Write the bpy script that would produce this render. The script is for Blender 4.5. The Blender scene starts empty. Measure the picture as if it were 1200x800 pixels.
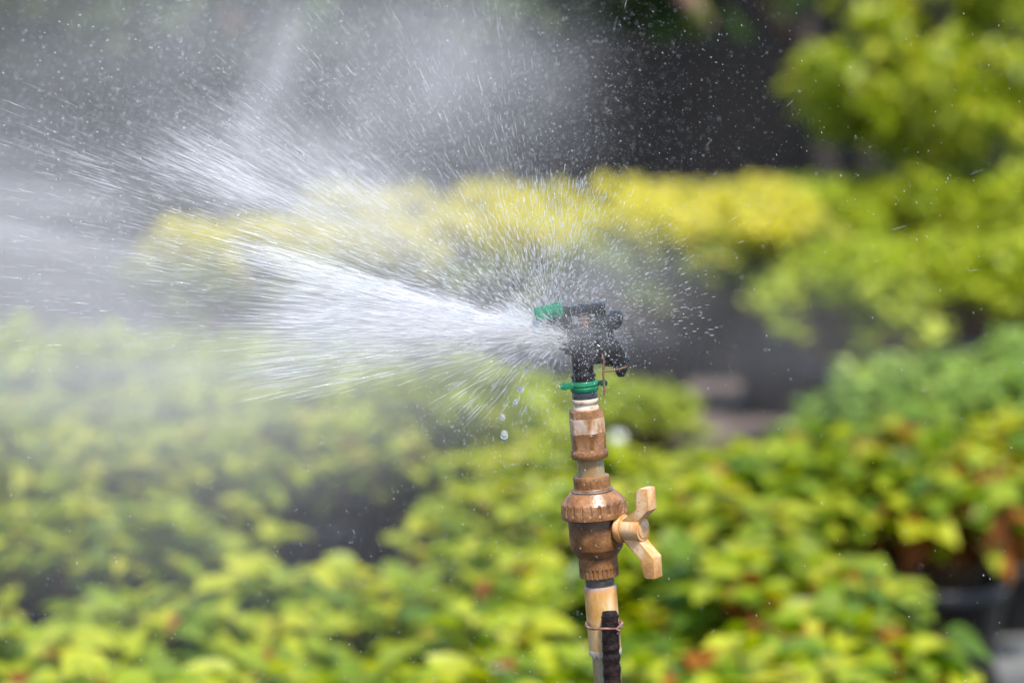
import bpy, bmesh, math, random
import numpy as np
from mathutils import Vector, Matrix

# ------------------------------------------------------------------ camera, world, sun, exposure
SC = bpy.context.scene
COL = SC.collection
H_CAM, PITCH, FOCAL, SENSOR = 1.55, math.radians(8.0), 135.0, 36.0
FOCUS = 2.7
cam = bpy.data.cameras.new("camera")
cam.lens, cam.sensor_width, cam.sensor_fit = FOCAL, SENSOR, 'HORIZONTAL'
cam.clip_start, cam.clip_end = 0.05, 500.0
cam.dof.use_dof = True
cam.dof.focus_distance = FOCUS
cam.dof.aperture_fstop = 5.8
cam_o = bpy.data.objects.new("camera", cam)
COL.objects.link(cam_o)
cam_o.location = (0, 0, H_CAM)
cam_o.rotation_euler = (math.radians(90) - PITCH, 0, 0)
SC.camera = cam_o

SUN_DIR = Vector((0.16, -0.40, 0.90)).normalized()      # towards the sun
elev = math.asin(SUN_DIR.z)
azim = math.atan2(SUN_DIR.x, SUN_DIR.y)
w = bpy.data.worlds.new("World")
SC.world = w
w.use_nodes = True
nt = w.node_tree
nt.nodes.clear()
sky = nt.nodes.new('ShaderNodeTexSky')
sky.sky_type = 'NISHITA'
sky.sun_disc = False
sky.sun_elevation, sky.sun_rotation = elev, azim
bg = nt.nodes.new('ShaderNodeBackground')
bg.inputs['Strength'].default_value = 0.15
wo = nt.nodes.new('ShaderNodeOutputWorld')
nt.links.new(sky.outputs[0], bg.inputs[0])
nt.links.new(bg.outputs[0], wo.inputs[0])
sl = bpy.data.lights.new("sun", 'SUN')
sl.energy, sl.angle, sl.color = 3.6, math.radians(9.0), (1.0, 0.95, 0.87)
so = bpy.data.objects.new("sun", sl)
COL.objects.link(so)
so.rotation_euler = SUN_DIR.to_track_quat('Z', 'Y').to_euler()
so.location = (2, -2, 6)

SC.view_settings.view_transform = 'Standard'
SC.view_settings.look = 'None'
SC.view_settings.exposure = 1.0
SC.view_settings.gamma = 1.0
SC.view_settings.use_curve_mapping = False
SC.render.engine = 'CYCLES'
SC.cycles.use_denoising = True
SC.cycles.max_bounces = 8
SC.cycles.transparent_max_bounces = 12
SC.cycles.volume_bounces = 1
SC.cycles.volume_step_rate = 1.5
SC.cycles.sample_clamp_indirect = 6.0
SC.cycles.caustics_reflective = False
SC.cycles.caustics_refractive = False

rng = np.random.default_rng(11)
random.seed(11)
CP, SP = math.cos(PITCH), math.sin(PITCH)
K = SENSOR / FOCAL / 1200.0                              # tangent per photo pixel


def at(px, py, d):
    """world point seen at photo pixel (px, py), d metres along the view axis"""
    vx, vy = (px - 600) * K, (400 - py) * K
    return Vector((vx * d, d * (CP + vy * SP), H_CAM + d * (vy * CP - SP)))


def depth_for(py, z):
    vy = (400 - py) * K
    return (z - H_CAM) / (vy * CP - SP)


# ------------------------------------------------------------------ helpers
def tag(o, label=None, cat=None, group=None, kind=None):
    if label: o['label'] = label
    if cat: o['category'] = cat
    if group: o['group'] = group
    if kind: o['kind'] = kind
    return o


def empty(name, loc, label=None, cat=None, group=None):
    o = bpy.data.objects.new(name, None)
    o.empty_display_size = 0.05
    COL.objects.link(o)
    o.location = loc
    return tag(o, label, cat, group)


def link(name, mesh, parent=None):
    o = bpy.data.objects.new(name, mesh)
    COL.objects.link(o)
    if parent is not None: o.parent = parent
    return o


def np_mesh(name, verts, faces, mat, smooth=True):
    """faces: array (n, k) of one polygon size"""
    faces = np.asarray(faces, dtype=np.int32)
    me = bpy.data.meshes.new(name)
    n, k = faces.shape
    me.vertices.add(len(verts))
    me.vertices.foreach_set('co', np.asarray(verts, dtype=np.float32).ravel())
    me.loops.add(n * k)
    me.loops.foreach_set('vertex_index', faces.ravel())
    me.polygons.add(n)
    me.polygons.foreach_set('loop_start', np.arange(0, n * k, k, dtype=np.int32))
    me.polygons.foreach_set('loop_total', np.full(n, k, dtype=np.int32))
    me.polygons.foreach_set('use_smooth', np.full(n, smooth, dtype=bool))
    me.update(calc_edges=True)
    me.validate()
    if mat: me.materials.append(mat)
    return me


def bm_obj(name, bm, mat, parent=None, smooth=True, angle=40):
    me = bpy.data.meshes.new(name)
    bmesh.ops.recalc_face_normals(bm, faces=bm.faces[:])
    if smooth:
        for f in bm.faces: f.smooth = True
        ca = math.cos(math.radians(angle))
        for e in bm.edges:
            if len(e.link_faces) == 2 and e.link_faces[0].normal.dot(e.link_faces[1].normal) < ca:
                e.smooth = False
    bm.to_mesh(me)
    bm.free()
    if mat: me.materials.append(mat)
    return link(name, me, parent)


def add_box(bm, c, size, rot=None, bevel=0.0):
    r = bmesh.ops.create_cube(bm, size=1.0)
    vs = r['verts']
    M = Matrix.Translation(Vector(c)) @ (rot.to_4x4() if rot else Matrix.Identity(4)) @ Matrix.Diagonal((*size, 1))
    bmesh.ops.transform(bm, matrix=M, verts=vs)
    if bevel:
        es = {e for v in vs for e in v.link_edges}
        bmesh.ops.bevel(bm, geom=list(es), offset=bevel, segments=2, affect='EDGES', profile=0.6)


def add_cyl(bm, a, b, r1, r2=None, seg=24, bevel=0.0):
    a, b = Vector(a), Vector(b)
    r2 = r1 if r2 is None else r2
    q = (b - a).to_track_quat('Z', 'Y').to_matrix().to_4x4()
    r = bmesh.ops.create_cone(bm, cap_ends=True, segments=seg, radius1=r1, radius2=r2, depth=(b - a).length)
    bmesh.ops.transform(bm, matrix=Matrix.Translation((a + b) / 2) @ q, verts=r['verts'])
    if bevel:
        es = {e for v in r['verts'] for e in v.link_edges if any(len(f.verts) > 4 for f in e.link_faces)}
        bmesh.ops.bevel(bm, geom=list(es), offset=bevel, segments=2, affect='EDGES', profile=0.6)


def add_tube(bm, pts, rad, seg=8):
    pts = [Vector(p) for p in pts]
    rads = rad if isinstance(rad, (list, tuple)) else [rad] * len(pts)
    rings = []
    for i, p in enumerate(pts):
        t = (pts[min(i + 1, len(pts) - 1)] - pts[max(i - 1, 0)]).normalized()
        u = t.cross(Vector((0.13, 0.97, 0.2))).normalized()
        v = t.cross(u)
        rings.append([bm.verts.new(p + (u * math.cos(a) + v * math.sin(a)) * rads[i])
                      for a in [2 * math.pi * k / seg for k in range(seg)]])
    for r0, r1 in zip(rings, rings[1:]):
        for k in range(seg):
            bm.faces.new((r0[k], r0[(k + 1) % seg], r1[(k + 1) % seg], r1[k]))
    bm.faces.new(rings[0][::-1])
    bm.faces.new(rings[-1])


def add_lathe(bm, prof, seg=72, mod=None, caps=True):
    """prof: list of (z, r); mod(z_index, angle) multiplies the radius"""
    rings = []
    for i, (z, r) in enumerate(prof):
        ring = []
        for k in range(seg):
            a = 2 * math.pi * k / seg
            rr = r * (mod(i, a) if mod else 1)
            ring.append(bm.verts.new((rr * math.cos(a), rr * math.sin(a), z)))
        rings.append(ring)
    for r0, r1 in zip(rings, rings[1:]):
        for k in range(seg):
            bm.faces.new((r0[k], r0[(k + 1) % seg], r1[(k + 1) % seg], r1[k]))
    if caps:
        bm.faces.new(rings[0][::-1])
        bm.faces.new(rings[-1])


def add_prism(bm, poly, origin, ax_u, ax_v, ax_n, depth, bevel=0.0):
    """outline poly in (u, v) extruded by depth along n, centred"""
    o, u, v, n = Vector(origin), Vector(ax_u), Vector(ax_v), Vector(ax_n)
    lo = [bm.verts.new(o + u * a + v * b - n * depth / 2) for a, b in poly]
    hi = [bm.verts.new(o + u * a + v * b + n * depth / 2) for a, b in poly]
    fs = [bm.faces.new(lo[::-1]), bm.faces.new(hi)]
    m = len(poly)
    for k in range(m):
        fs.append(bm.faces.new((lo[k], lo[(k + 1) % m], hi[(k + 1) % m], hi[k])))
    if bevel:
        es = {e for f in fs for e in f.edges}
        bmesh.ops.bevel(bm, geom=list(es), offset=bevel, segments=2, affect='EDGES', profile=0.6)


# ------------------------------------------------------------------ materials
def new_mat(name):
    m = bpy.data.materials.new(name)
    m.use_nodes = True
    t = m.node_tree
    t.nodes.clear()
    return m, t, t.nodes.new('ShaderNodeOutputMaterial')


def N(t, kind, **kw):
    n = t.nodes.new(kind)
    for k, v in kw.items():
        if k in n.inputs: n.inputs[k].default_value = v
        else: setattr(n, k, v)
    return n


def ramp(t, fac, stops):
    r = t.nodes.new('ShaderNodeValToRGB')
    els = r.color_ramp.elements
    while len(els) < len(stops): els.new(0.5)
    for e, (p, c) in zip(els, stops):
        e.position = p
        e.color = (*c, 1)
    t.links.new(fac, r.inputs[0])
    return r.outputs[0]


def mix(t, fac, a, b):
    n = t.nodes.new('ShaderNodeMix')
    n.data_type = 'RGBA'
    for sock, val in ((n.inputs[0], fac), (n.inputs[6], a), (n.inputs[7], b)):
        if isinstance(val, (int, float)): sock.default_value = val
        elif isinstance(val, tuple): sock.default_value = (*val, 1)
        else: t.links.new(val, sock)
    return n.outputs[2]


def leaf_mat(name, stops, transl=0.4, rough=0.38, spec=0.35):
    m, t, out = new_mat(name)
    geo = N(t, 'ShaderNodeNewGeometry')
    tc = N(t, 'ShaderNodeTexCoord')
    no = N(t, 'ShaderNodeTexNoise', Scale=38.0, Detail=2.0)
    t.links.new(tc.outputs['Object'], no.inputs['Vector'])
    oi = N(t, 'ShaderNodeObjectInfo')
    a1 = N(t, 'ShaderNodeMath', operation='MULTIPLY_ADD')
    t.links.new(geo.outputs['Random Per Island'], a1.inputs[0]); a1.inputs[1].default_value = 0.82
    a2 = N(t, 'ShaderNodeMath', operation='MULTIPLY'); a2.inputs[1].default_value = 0.18
    t.links.new(oi.outputs['Random'], a2.inputs[0]); t.links.new(a2.outputs[0], a1.inputs[2])
    base = ramp(t, a1.outputs[0], stops)
    hv = N(t, 'ShaderNodeHueSaturation')
    v = N(t, 'ShaderNodeMapRange'); t.links.new(no.outputs['Fac'], v.inputs[0])
    v.inputs[1].default_value, v.inputs[2].default_value = 0.25, 0.75
    v.inputs[3].default_value, v.inputs[4].default_value = 0.75, 1.2
    t.links.new(v.outputs[0], hv.inputs['Value']); t.links.new(base, hv.inputs['Color'])
    p = N(t, 'ShaderNodeBsdfPrincipled', Roughness=rough)
    p.inputs['Specular IOR Level'].default_value = spec
    t.links.new(hv.outputs[0], p.inputs['Base Color'])
    tr = N(t, 'ShaderNodeBsdfTranslucent')
    gm = N(t, 'ShaderNodeHueSaturation', Saturation=1.15, Value=1.35)
    t.links.new(hv.outputs[0], gm.inputs['Color']); t.links.new(gm.outputs[0], tr.inputs['Color'])
    mx = N(t, 'ShaderNodeMixShader', Fac=transl)
    t.links.new(p.outputs[0], mx.inputs[1]); t.links.new(tr.outputs[0], mx.inputs[2])
    t.links.new(mx.outputs[0], out.inputs['Surface'])
    return m


def stained(name, stops, scale=60, stretch=(1, 1, 1), rough=(0.25, 0.6), grime=None, bump=0.25, spec=0.5, trans=0.0, bands=()):
    """wet weathered plastic: a noise-driven colour ramp, finer grime on top, uneven gloss"""
    m, t, out = new_mat(name)
    tc = N(t, 'ShaderNodeTexCoord')
    mp = N(t, 'ShaderNodeMapping'); mp.inputs['Scale'].default_value = stretch
    t.links.new(tc.outputs['Object'], mp.inputs['Vector'])
    n1 = N(t, 'ShaderNodeTexNoise', Scale=scale, Detail=5.0, Roughness=0.6)
    n2 = N(t, 'ShaderNodeTexNoise', Scale=scale * 6, Detail=3.0)
    for n in (n1, n2): t.links.new(mp.outputs[0], n.inputs['Vector'])
    c = ramp(t, n1.outputs['Fac'], stops)
    if grime:
        g = N(t, 'ShaderNodeMapRange'); t.links.new(n2.outputs['Fac'], g.inputs[0])
        g.inputs[1].default_value, g.inputs[2].default_value = 0.52, 0.72
        g.inputs[3].default_value, g.inputs[4].default_value = 0.0, grime[3]
        c = mix(t, g.outputs[0], c, tuple(grime[:3]))
    for (za, zb, colr, strength) in bands:               # old dirt, with shade painted in below the nut; frays from za to zb
        sp = N(t, 'ShaderNodeSeparateXYZ'); t.links.new(tc.outputs['Object'], sp.inputs[0])
        n3 = N(t, 'ShaderNodeTexNoise', Scale=150.0, Detail=4.0, Roughness=0.65)
        t.links.new(tc.outputs['Object'], n3.inputs['Vector'])
        w3 = N(t, 'ShaderNodeMath', operation='MULTIPLY_ADD')
        t.links.new(n3.outputs['Fac'], w3.inputs[0]); w3.inputs[1].default_value = (zb - za) * 1.6
        t.links.new(sp.outputs['Z'], w3.inputs[2])
        mrz = N(t, 'ShaderNodeMapRange'); t.links.new(w3.outputs[0], mrz.inputs[0])
        off = (zb - za) * 0.8
        mrz.inputs[1].default_value, mrz.inputs[2].default_value = za + off, zb + off
        mrz.inputs[3].default_value, mrz.inputs[4].default_value = strength, 0.0
        c = mix(t, mrz.outputs[0], c, colr)
    p = N(t, 'ShaderNodeBsdfPrincipled')
    p.inputs['Specular IOR Level'].default_value = spec
    t.links.new(c, p.inputs['Base Color'])
    r = N(t, 'ShaderNodeMapRange'); t.links.new(n2.outputs['Fac'], r.inputs[0])
    r.inputs[1].default_value, r.inputs[2].default_value = 0.3, 0.7
    r.inputs[3].default_value, r.inputs[4].default_value = rough
    t.links.new(r.outputs[0], p.inputs['Roughness'])
    b = N(t, 'ShaderNodeBump', Strength=bump, Distance=0.0008)
    t.links.new(n2.outputs['Fac'], b.inputs['Height']); t.links.new(b.outputs[0], p.inputs['Normal'])
    if trans: p.inputs['Transmission Weight'].default_value = trans
    t.links.new(p.outputs[0], out.inputs['Surface'])
    return m


def ground_mat(name, stops, scale):
    m, t, out = new_mat(name)
    tc = N(t, 'ShaderNodeTexCoord')
    n1 = N(t, 'ShaderNodeTexNoise', Scale=scale, Detail=6.0)
    t.links.new(tc.outputs['Object'], n1.inputs['Vector'])
    p = N(t, 'ShaderNodeBsdfPrincipled', Roughness=0.85)
    t.links.new(ramp(t, n1.outputs['Fac'], stops), p.inputs['Base Color'])
    n2 = N(t, 'ShaderNodeTexNoise', Scale=scale * 25, Detail=3.0)
    t.links.new(tc.outputs['Object'], n2.inputs['Vector'])
    b = N(t, 'ShaderNodeBump', Strength=0.6, Distance=0.01)
    t.links.new(n2.outputs['Fac'], b.inputs['Height']); t.links.new(b.outputs[0], p.inputs['Normal'])
    t.links.new(p.outputs[0], out.inputs['Surface'])
    return m


# riser axis: needed by stains and painted shade that sit at a height on it
U_ = SENSOR / FOCAL * FOCUS / 1200.0                    # metres per photo pixel at the riser
A0 = at(686, 470, FOCUS)
TILT = math.atan2(27, 330)
L0 = A0.z / math.cos(TILT)


def zz(py):
    return L0 + (470 - py) * U_ / (CP * math.cos(TILT))


M = {}
M['lime'] = leaf_mat('lime leaf', [(0.0, (0.035, 0.085, 0.012)), (0.25, (0.105, 0.185, 0.012)), (0.55, (0.255, 0.33, 0.015)), (0.85, (0.42, 0.445, 0.022)), (1.0, (0.52, 0.475, 0.05))])
M['olive'] = leaf_mat('olive leaf', [(0.0, (0.07, 0.12, 0.014)), (0.3, (0.18, 0.25, 0.016)), (0.7, (0.37, 0.41, 0.024)), (1.0, (0.54, 0.50, 0.06))])
M['fresh'] = leaf_mat('fresh leaf', [(0.0, (0.15, 0.23, 0.02)), (0.5, (0.36, 0.44, 0.03)), (1.0, (0.54, 0.57, 0.05))])
M['bluish'] = leaf_mat('bluish leaf', [(0.0, (0.09, 0.18, 0.03)), (0.5, (0.25, 0.37, 0.07)), (1.0, (0.42, 0.51, 0.11))])
M['gold'] = leaf_mat('golden leaf', [(0.0, (0.34, 0.37, 0.05)), (0.4, (0.62, 0.575, 0.10)), (1.0, (0.80, 0.72, 0.20))], transl=0.5)
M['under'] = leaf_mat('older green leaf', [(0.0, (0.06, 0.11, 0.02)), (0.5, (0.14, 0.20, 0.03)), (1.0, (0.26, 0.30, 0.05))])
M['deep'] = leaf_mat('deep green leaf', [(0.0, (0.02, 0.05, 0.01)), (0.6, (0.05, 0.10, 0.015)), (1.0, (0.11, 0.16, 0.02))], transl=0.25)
M['shrub'] = leaf_mat('shrub leaf', [(0.0, (0.10, 0.16, 0.012)), (0.5, (0.29, 0.36, 0.018)), (1.0, (0.50, 0.49, 0.04))])
M['withered'] = leaf_mat('withered leaf', [(0.0, (0.13, 0.04, 0.012)), (0.5, (0.34, 0.105, 0.018)), (1.0, (0.46, 0.25, 0.045))], transl=0.4, spec=0.15, rough=0.55)
M['stem'] = stained('stem bark', [(0.3, (0.09, 0.05, 0.025)), (0.7, (0.20, 0.13, 0.06))], scale=40, rough=(0.6, 0.9))
M['bark'] = stained('tree bark', [(0.3, (0.020, 0.016, 0.014)), (0.7, (0.05, 0.036, 0.028))], scale=8, rough=(0.7, 0.95), stretch=(1, 1, 0.3))
M['limb'] = stained('pale brown branch', [(0.3, (0.16, 0.09, 0.06)), (0.7, (0.30, 0.18, 0.12))], scale=8, rough=(0.7, 0.95))
M['pot'] = stained('black pot plastic', [(0.3, (0.012, 0.012, 0.013)), (0.7, (0.022, 0.022, 0.024))], scale=30, rough=(0.3, 0.5))
M['soil'] = ground_mat('potting soil', [(0.3, (0.025, 0.017, 0.012)), (0.7, (0.06, 0.04, 0.03))], 20)
M['brown'] = stained('brown stained plastic', [(0.30, (0.10, 0.040, 0.013)), (0.48, (0.20, 0.086, 0.026)), (0.68, (0.31, 0.15, 0.058))],
                     scale=75, grime=(0.05, 0.028, 0.018, 0.7), rough=(0.2, 0.5))
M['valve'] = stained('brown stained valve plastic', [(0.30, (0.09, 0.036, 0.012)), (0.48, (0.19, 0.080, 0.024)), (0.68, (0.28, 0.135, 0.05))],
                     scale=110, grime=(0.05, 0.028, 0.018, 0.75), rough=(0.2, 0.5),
                     bands=[(zz(604), zz(628), (0.045, 0.024, 0.015), 0.9), (zz(679), zz(668), (0.30, 0.16, 0.07), 0.6)])  # first band: grime plus the nut's shadow painted onto the body below it
M['nut'] = stained('brown stained nut plastic', [(0.30, (0.13, 0.052, 0.018)), (0.48, (0.25, 0.112, 0.038)), (0.68, (0.38, 0.19, 0.085))],
                   scale=80, grime=(0.05, 0.024, 0.015, 0.85), rough=(0.2, 0.5))
M['grime'] = stained('grimy threads', [(0.3, (0.04, 0.028, 0.024)), (0.6, (0.13, 0.10, 0.085)), (0.8, (0.24, 0.22, 0.21))], scale=160, stretch=(1, 1, 2.5), rough=(0.3, 0.6))
M['grimedark'] = stained('dark wet grime', [(0.3, (0.03, 0.016, 0.011)), (0.55, (0.085, 0.045, 0.024)), (0.75, (0.17, 0.085, 0.038))], scale=140, rough=(0.2, 0.5))
M['sealant'] = stained('dried sealant', [(0.3, (0.30, 0.22, 0.15)), (0.6, (0.55, 0.50, 0.42))], scale=140, rough=(0.4, 0.6))
M['handle'] = stained('peach handle plastic', [(0.32, (0.46, 0.205, 0.056)), (0.48, (0.58, 0.325, 0.13)), (0.65, (0.68, 0.49, 0.31))],
                      scale=65, grime=(0.36, 0.125, 0.025, 0.6), rough=(0.25, 0.45), bump=0.1)
def edge_stain(m, radius, col):
    """the moulded edges keep an older, stronger colour than the bleached faces"""
    t = m.node_tree
    p = next(n for n in t.nodes if n.type == 'BSDF_PRINCIPLED')
    src = p.inputs['Base Color'].links[0].from_socket
    bv = N(t, 'ShaderNodeBevel', Radius=radius); bv.samples = 4
    ge = N(t, 'ShaderNodeNewGeometry')
    dt = N(t, 'ShaderNodeVectorMath', operation='DOT_PRODUCT')
    t.links.new(bv.outputs[0], dt.inputs[0]); t.links.new(ge.outputs['Normal'], dt.inputs[1])
    mr = N(t, 'ShaderNodeMapRange'); t.links.new(dt.outputs['Value'], mr.inputs[0])
    mr.inputs[1].default_value, mr.inputs[2].default_value = 0.995, 0.90
    mr.inputs[3].default_value, mr.inputs[4].default_value = 0.0, 0.8
    t.links.new(mix(t, mr.outputs[0], src, col), p.inputs['Base Color'])


edge_stain(M['handle'], 0.0016, (0.42, 0.15, 0.03))
edge_stain(M['nut'], 0.0010, (0.10, 0.045, 0.022))
M['sleeve'] = stained('yellowed pipe sleeve', [(0.28, (0.46, 0.20, 0.045)), (0.42, (0.58, 0.32, 0.10)), (0.56, (0.66, 0.46, 0.22)), (0.75, (0.66, 0.60, 0.44))],
                      scale=75, stretch=(1, 1, 0.35), grime=(0.42, 0.17, 0.04, 0.55), rough=(0.25, 0.5), bump=0.1,
                     bands=[(zz(690), zz(701), (0.50, 0.21, 0.045), 0.85), (zz(685), zz(694), (0.30, 0.28, 0.27), 1.0), (zz(771), zz(762), (0.36, 0.20, 0.09), 0.9)])
M['pipe'] = stained('grey pipe plastic', [(0.3, (0.26, 0.16, 0.07)), (0.5, (0.30, 0.26, 0.15)), (0.75, (0.34, 0.34, 0.26))],
                    scale=70, stretch=(1, 1, 0.4), grime=(0.22, 0.11, 0.04, 0.5), rough=(0.2, 0.45), bump=0.1)
M['band'] = stained('worn white label', [(0.40, (0.28, 0.125, 0.045)), (0.50, (0.44, 0.29, 0.18)), (0.63, (0.54, 0.48, 0.43))], scale=90, stretch=(1, 1, 0.6), grime=(0.40, 0.2, 0.08, 0.3), rough=(0.2, 0.4), bump=0.1)
M['tape'] = stained('white thread tape', [(0.3, (0.36, 0.21, 0.11)), (0.5, (0.66, 0.52, 0.39)), (0.7, (0.70, 0.62, 0.52))], scale=110, stretch=(1, 1, 2), rough=(0.3, 0.6))
M['black'] = stained('wet black plastic', [(0.3, (0.010, 0.010, 0.012)), (0.7, (0.03, 0.03, 0.034))], scale=90, rough=(0.1, 0.35), bump=0.5, spec=0.7)
M['green'] = stained('green plastic', [(0.3, (0.006, 0.12, 0.05)), (0.7, (0.015, 0.22, 0.10))], scale=90, rough=(0.12, 0.3), bump=0.3)
M['mint'] = stained('clear green plastic', [(0.3, (0.05, 0.40, 0.23)), (0.7, (0.16, 0.55, 0.38))], scale=120, rough=(0.08, 0.25), bump=0.4, trans=0.65)
M['rust'] = stained('rusted iron', [(0.3, (0.004, 0.0015, 0.001)), (0.55, (0.010, 0.0035, 0.0025)), (0.8, (0.05, 0.015, 0.009))], scale=150, rough=(0.3, 0.7), bump=0.9, spec=0.3, grime=(0.10, 0.03, 0.02, 0.3))
M['wire'] = stained('rusty wire', [(0.3, (0.10, 0.04, 0.028)), (0.7, (0.26, 0.13, 0.09))], scale=200, rough=(0.3, 0.5), bump=0.4)
M['copper'] = stained('brown spring wire', [(0.3, (0.10, 0.045, 0.022)), (0.7, (0.23, 0.12, 0.065))], scale=200, rough=(0.3, 0.5), bump=0.2)
M['white'] = stained('white plastic', [(0.3, (0.70, 0.70, 0.68)), (0.7, (0.8, 0.8, 0.78))], scale=30, rough=(0.3, 0.5))
M['ground'] = ground_mat('damp dark soil', [(0.3, (0.030, 0.026, 0.026)), (0.7, (0.055, 0.047, 0.045))], 1.2)
M['path'] = ground_mat('dusty path', [(0.3, (0.085, 0.064, 0.058)), (0.7, (0.14, 0.105, 0.096))], 1.5)
M['mat'] = ground_mat('black weed mat', [(0.3, (0.016, 0.016, 0.018)), (0.7, (0.03, 0.03, 0.033))], 3)
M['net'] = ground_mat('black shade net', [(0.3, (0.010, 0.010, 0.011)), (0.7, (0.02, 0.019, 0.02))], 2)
M['stone'] = ground_mat('pale concrete', [(0.3, (0.10, 0.105, 0.105)), (0.7, (0.17, 0.17, 0.165))], 12)


def water_mats():
    m, t, out = new_mat('bright water')
    d = N(t, 'ShaderNodeBsdfDiffuse', Color=(0.93, 0.94, 0.96, 1))
    tr = N(t, 'ShaderNodeBsdfTranslucent', Color=(0.93, 0.94, 0.96, 1))
    g = N(t, 'ShaderNodeBsdfGlossy', Roughness=0.15)
    a = N(t, 'ShaderNodeMixShader', Fac=0.5)
    t.links.new(d.outputs[0], a.inputs[1]); t.links.new(tr.outputs[0], a.inputs[2])
    b = N(t, 'ShaderNodeMixShader', Fac=0.12)
    t.links.new(a.outputs[0], b.inputs[1]); t.links.new(g.outputs[0], b.inputs[2])
    c = N(t, 'ShaderNodeBsdfTransparent')
    e = N(t, 'ShaderNodeMixShader', Fac=0.5)
    t.links.new(b.outputs[0], e.inputs[1]); t.links.new(c.outputs[0], e.inputs[2])
    t.links.new(e.outputs[0], out.inputs['Surface'])
    M['water'] = m
    m, t, out = new_mat('clear water drop')
    p = N(t, 'ShaderNodeBsdfPrincipled', Roughness=0.02, IOR=1.33)
    p.inputs['Transmission Weight'].default_value = 0.8
    p.inputs['Base Color'].default_value = (0.97, 0.98, 1, 1)
    t.links.new(p.outputs[0], out.inputs['Surface'])
    M['drop'] = m


water_mats()


def mist_mat(name, dens, power=1.5, contrast=0.5, scale=2.0, stretch=(1, 1, 1), aniso=0.2):
    m, t, out = new_mat(name)
    tc = N(t, 'ShaderNodeTexCoord')
    ln = N(t, 'ShaderNodeVectorMath', operation='LENGTH')
    t.links.new(tc.outputs['Object'], ln.inputs[0])
    mr = N(t, 'ShaderNodeMapRange'); t.links.new(ln.outputs['Value'], mr.inputs[0])
    mr.inputs[1].default_value, mr.inputs[2].default_value = 1.0, 0.0
    mr.inputs[3].default_value, mr.inputs[4].default_value = 0.0, 1.0
    pw = N(t, 'ShaderNodeMath', operation='POWER'); pw.inputs[1].default_value = power
    t.links.new(mr.outputs[0], pw.inputs[0])
    mp = N(t, 'ShaderNodeMapping'); mp.inputs['Scale'].default_value = stretch
    t.links.new(tc.outputs['Object'], mp.inputs['Vector'])
    no = N(t, 'ShaderNodeTexNoise', Scale=scale, Detail=3.0, Roughness=0.55)
    t.links.new(mp.outputs[0], no.inputs['Vector'])
    nr = N(t, 'ShaderNodeMapRange'); t.links.new(no.outputs['Fac'], nr.inputs[0])
    nr.inputs[1].default_value, nr.inputs[2].default_value = 0.3, 0.7
    nr.inputs[3].default_value, nr.inputs[4].default_value = 1 - contrast, 1 + contrast
    mu = N(t, 'ShaderNodeMath', operation='MULTIPLY')
    t.links.new(pw.outputs[0], mu.inputs[0]); t.links.new(nr.outputs[0], mu.inputs[1])
    m2 = N(t, 'ShaderNodeMath', operation='MULTIPLY'); m2.inputs[1].default_value = dens
    t.links.new(mu.outputs[0], m2.inputs[0])
    v = N(t, 'ShaderNodeVolumePrincipled')
    v.inputs['Color'].default_value = (1.0, 0.965, 0.945, 1)
    v.inputs['Anisotropy'].default_value = aniso
    t.links.new(m2.outputs[0], v.inputs['Density'])
    t.links.new(v.outputs[0], out.inputs['Volume'])
    return m


# ------------------------------------------------------------------ ground and backdrop structures
def sheet(name, pts, z, mat):
    bm = bmesh.new()
    bm.faces.new([bm.verts.new((x, y, z)) for x, y in pts])
    o = bm_obj(name, bm, mat, smooth=False)
    return tag(o, kind='structure')


sheet('ground', [(-150, -60), (150, -60), (150, 240), (-150, 240)], 0.0, M['ground'])
sheet('path', [(-9, 8.3), (9, 9.9), (9, 11.0), (-9, 9.4)], 0.008, M['path'])
sheet('weed_mat', [(-9, 10.9), (9, 12.2), (9, 16.5), (-9, 16.5)], 0.004, M['mat'])


# ------------------------------------------------------------------ plants
def leaf_arrays(P, D, U, L, W, droop, fold, rows=5):
    """P base points, D directions, U approximate up, L lengths, W half widths -> verts, quads"""
    n = len(P)
    S = np.cross(D, U)
    S /= np.linalg.norm(S, axis=1, keepdims=True) + 1e-9
    Nn = np.cross(S, D)
    t = np.linspace(0, 1, rows)
    wd = np.sin(np.pi * np.clip(t, 0, 1) ** 0.75) ** 0.8
    wd[0], wd[-1] = 0.12, 0.06
    vs = np.zeros((n, rows, 3, 3))
    for i in range(rows):
        for j, s in enumerate((-1, 0, 1)):
            vs[:, i, j] = (P + D * (t[i] * L)[:, None] * (1 - 0.25 * droop[:, None] * t[i])
                           + S * (s * W * wd[i])[:, None]
                           + Nn * (-droop * L * t[i] ** 2 + abs(s) * fold * W * wd[i])[:, None])
    base = (np.arange(n) * rows * 3)[:, None, None, None]
    q = np.zeros((n, rows - 1, 2, 4), dtype=np.int64)
    for i in range(rows - 1):
        for j in range(2):
            a = i * 3 + j
            q[:, i, j] = (a, a + 1, a + 4, a + 3)
    return vs.reshape(-1, 3), (q + base).reshape(-1, 4)


def unit(v):
    return v / (np.linalg.norm(v, axis=-1, keepdims=True) + 1e-9)


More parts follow.
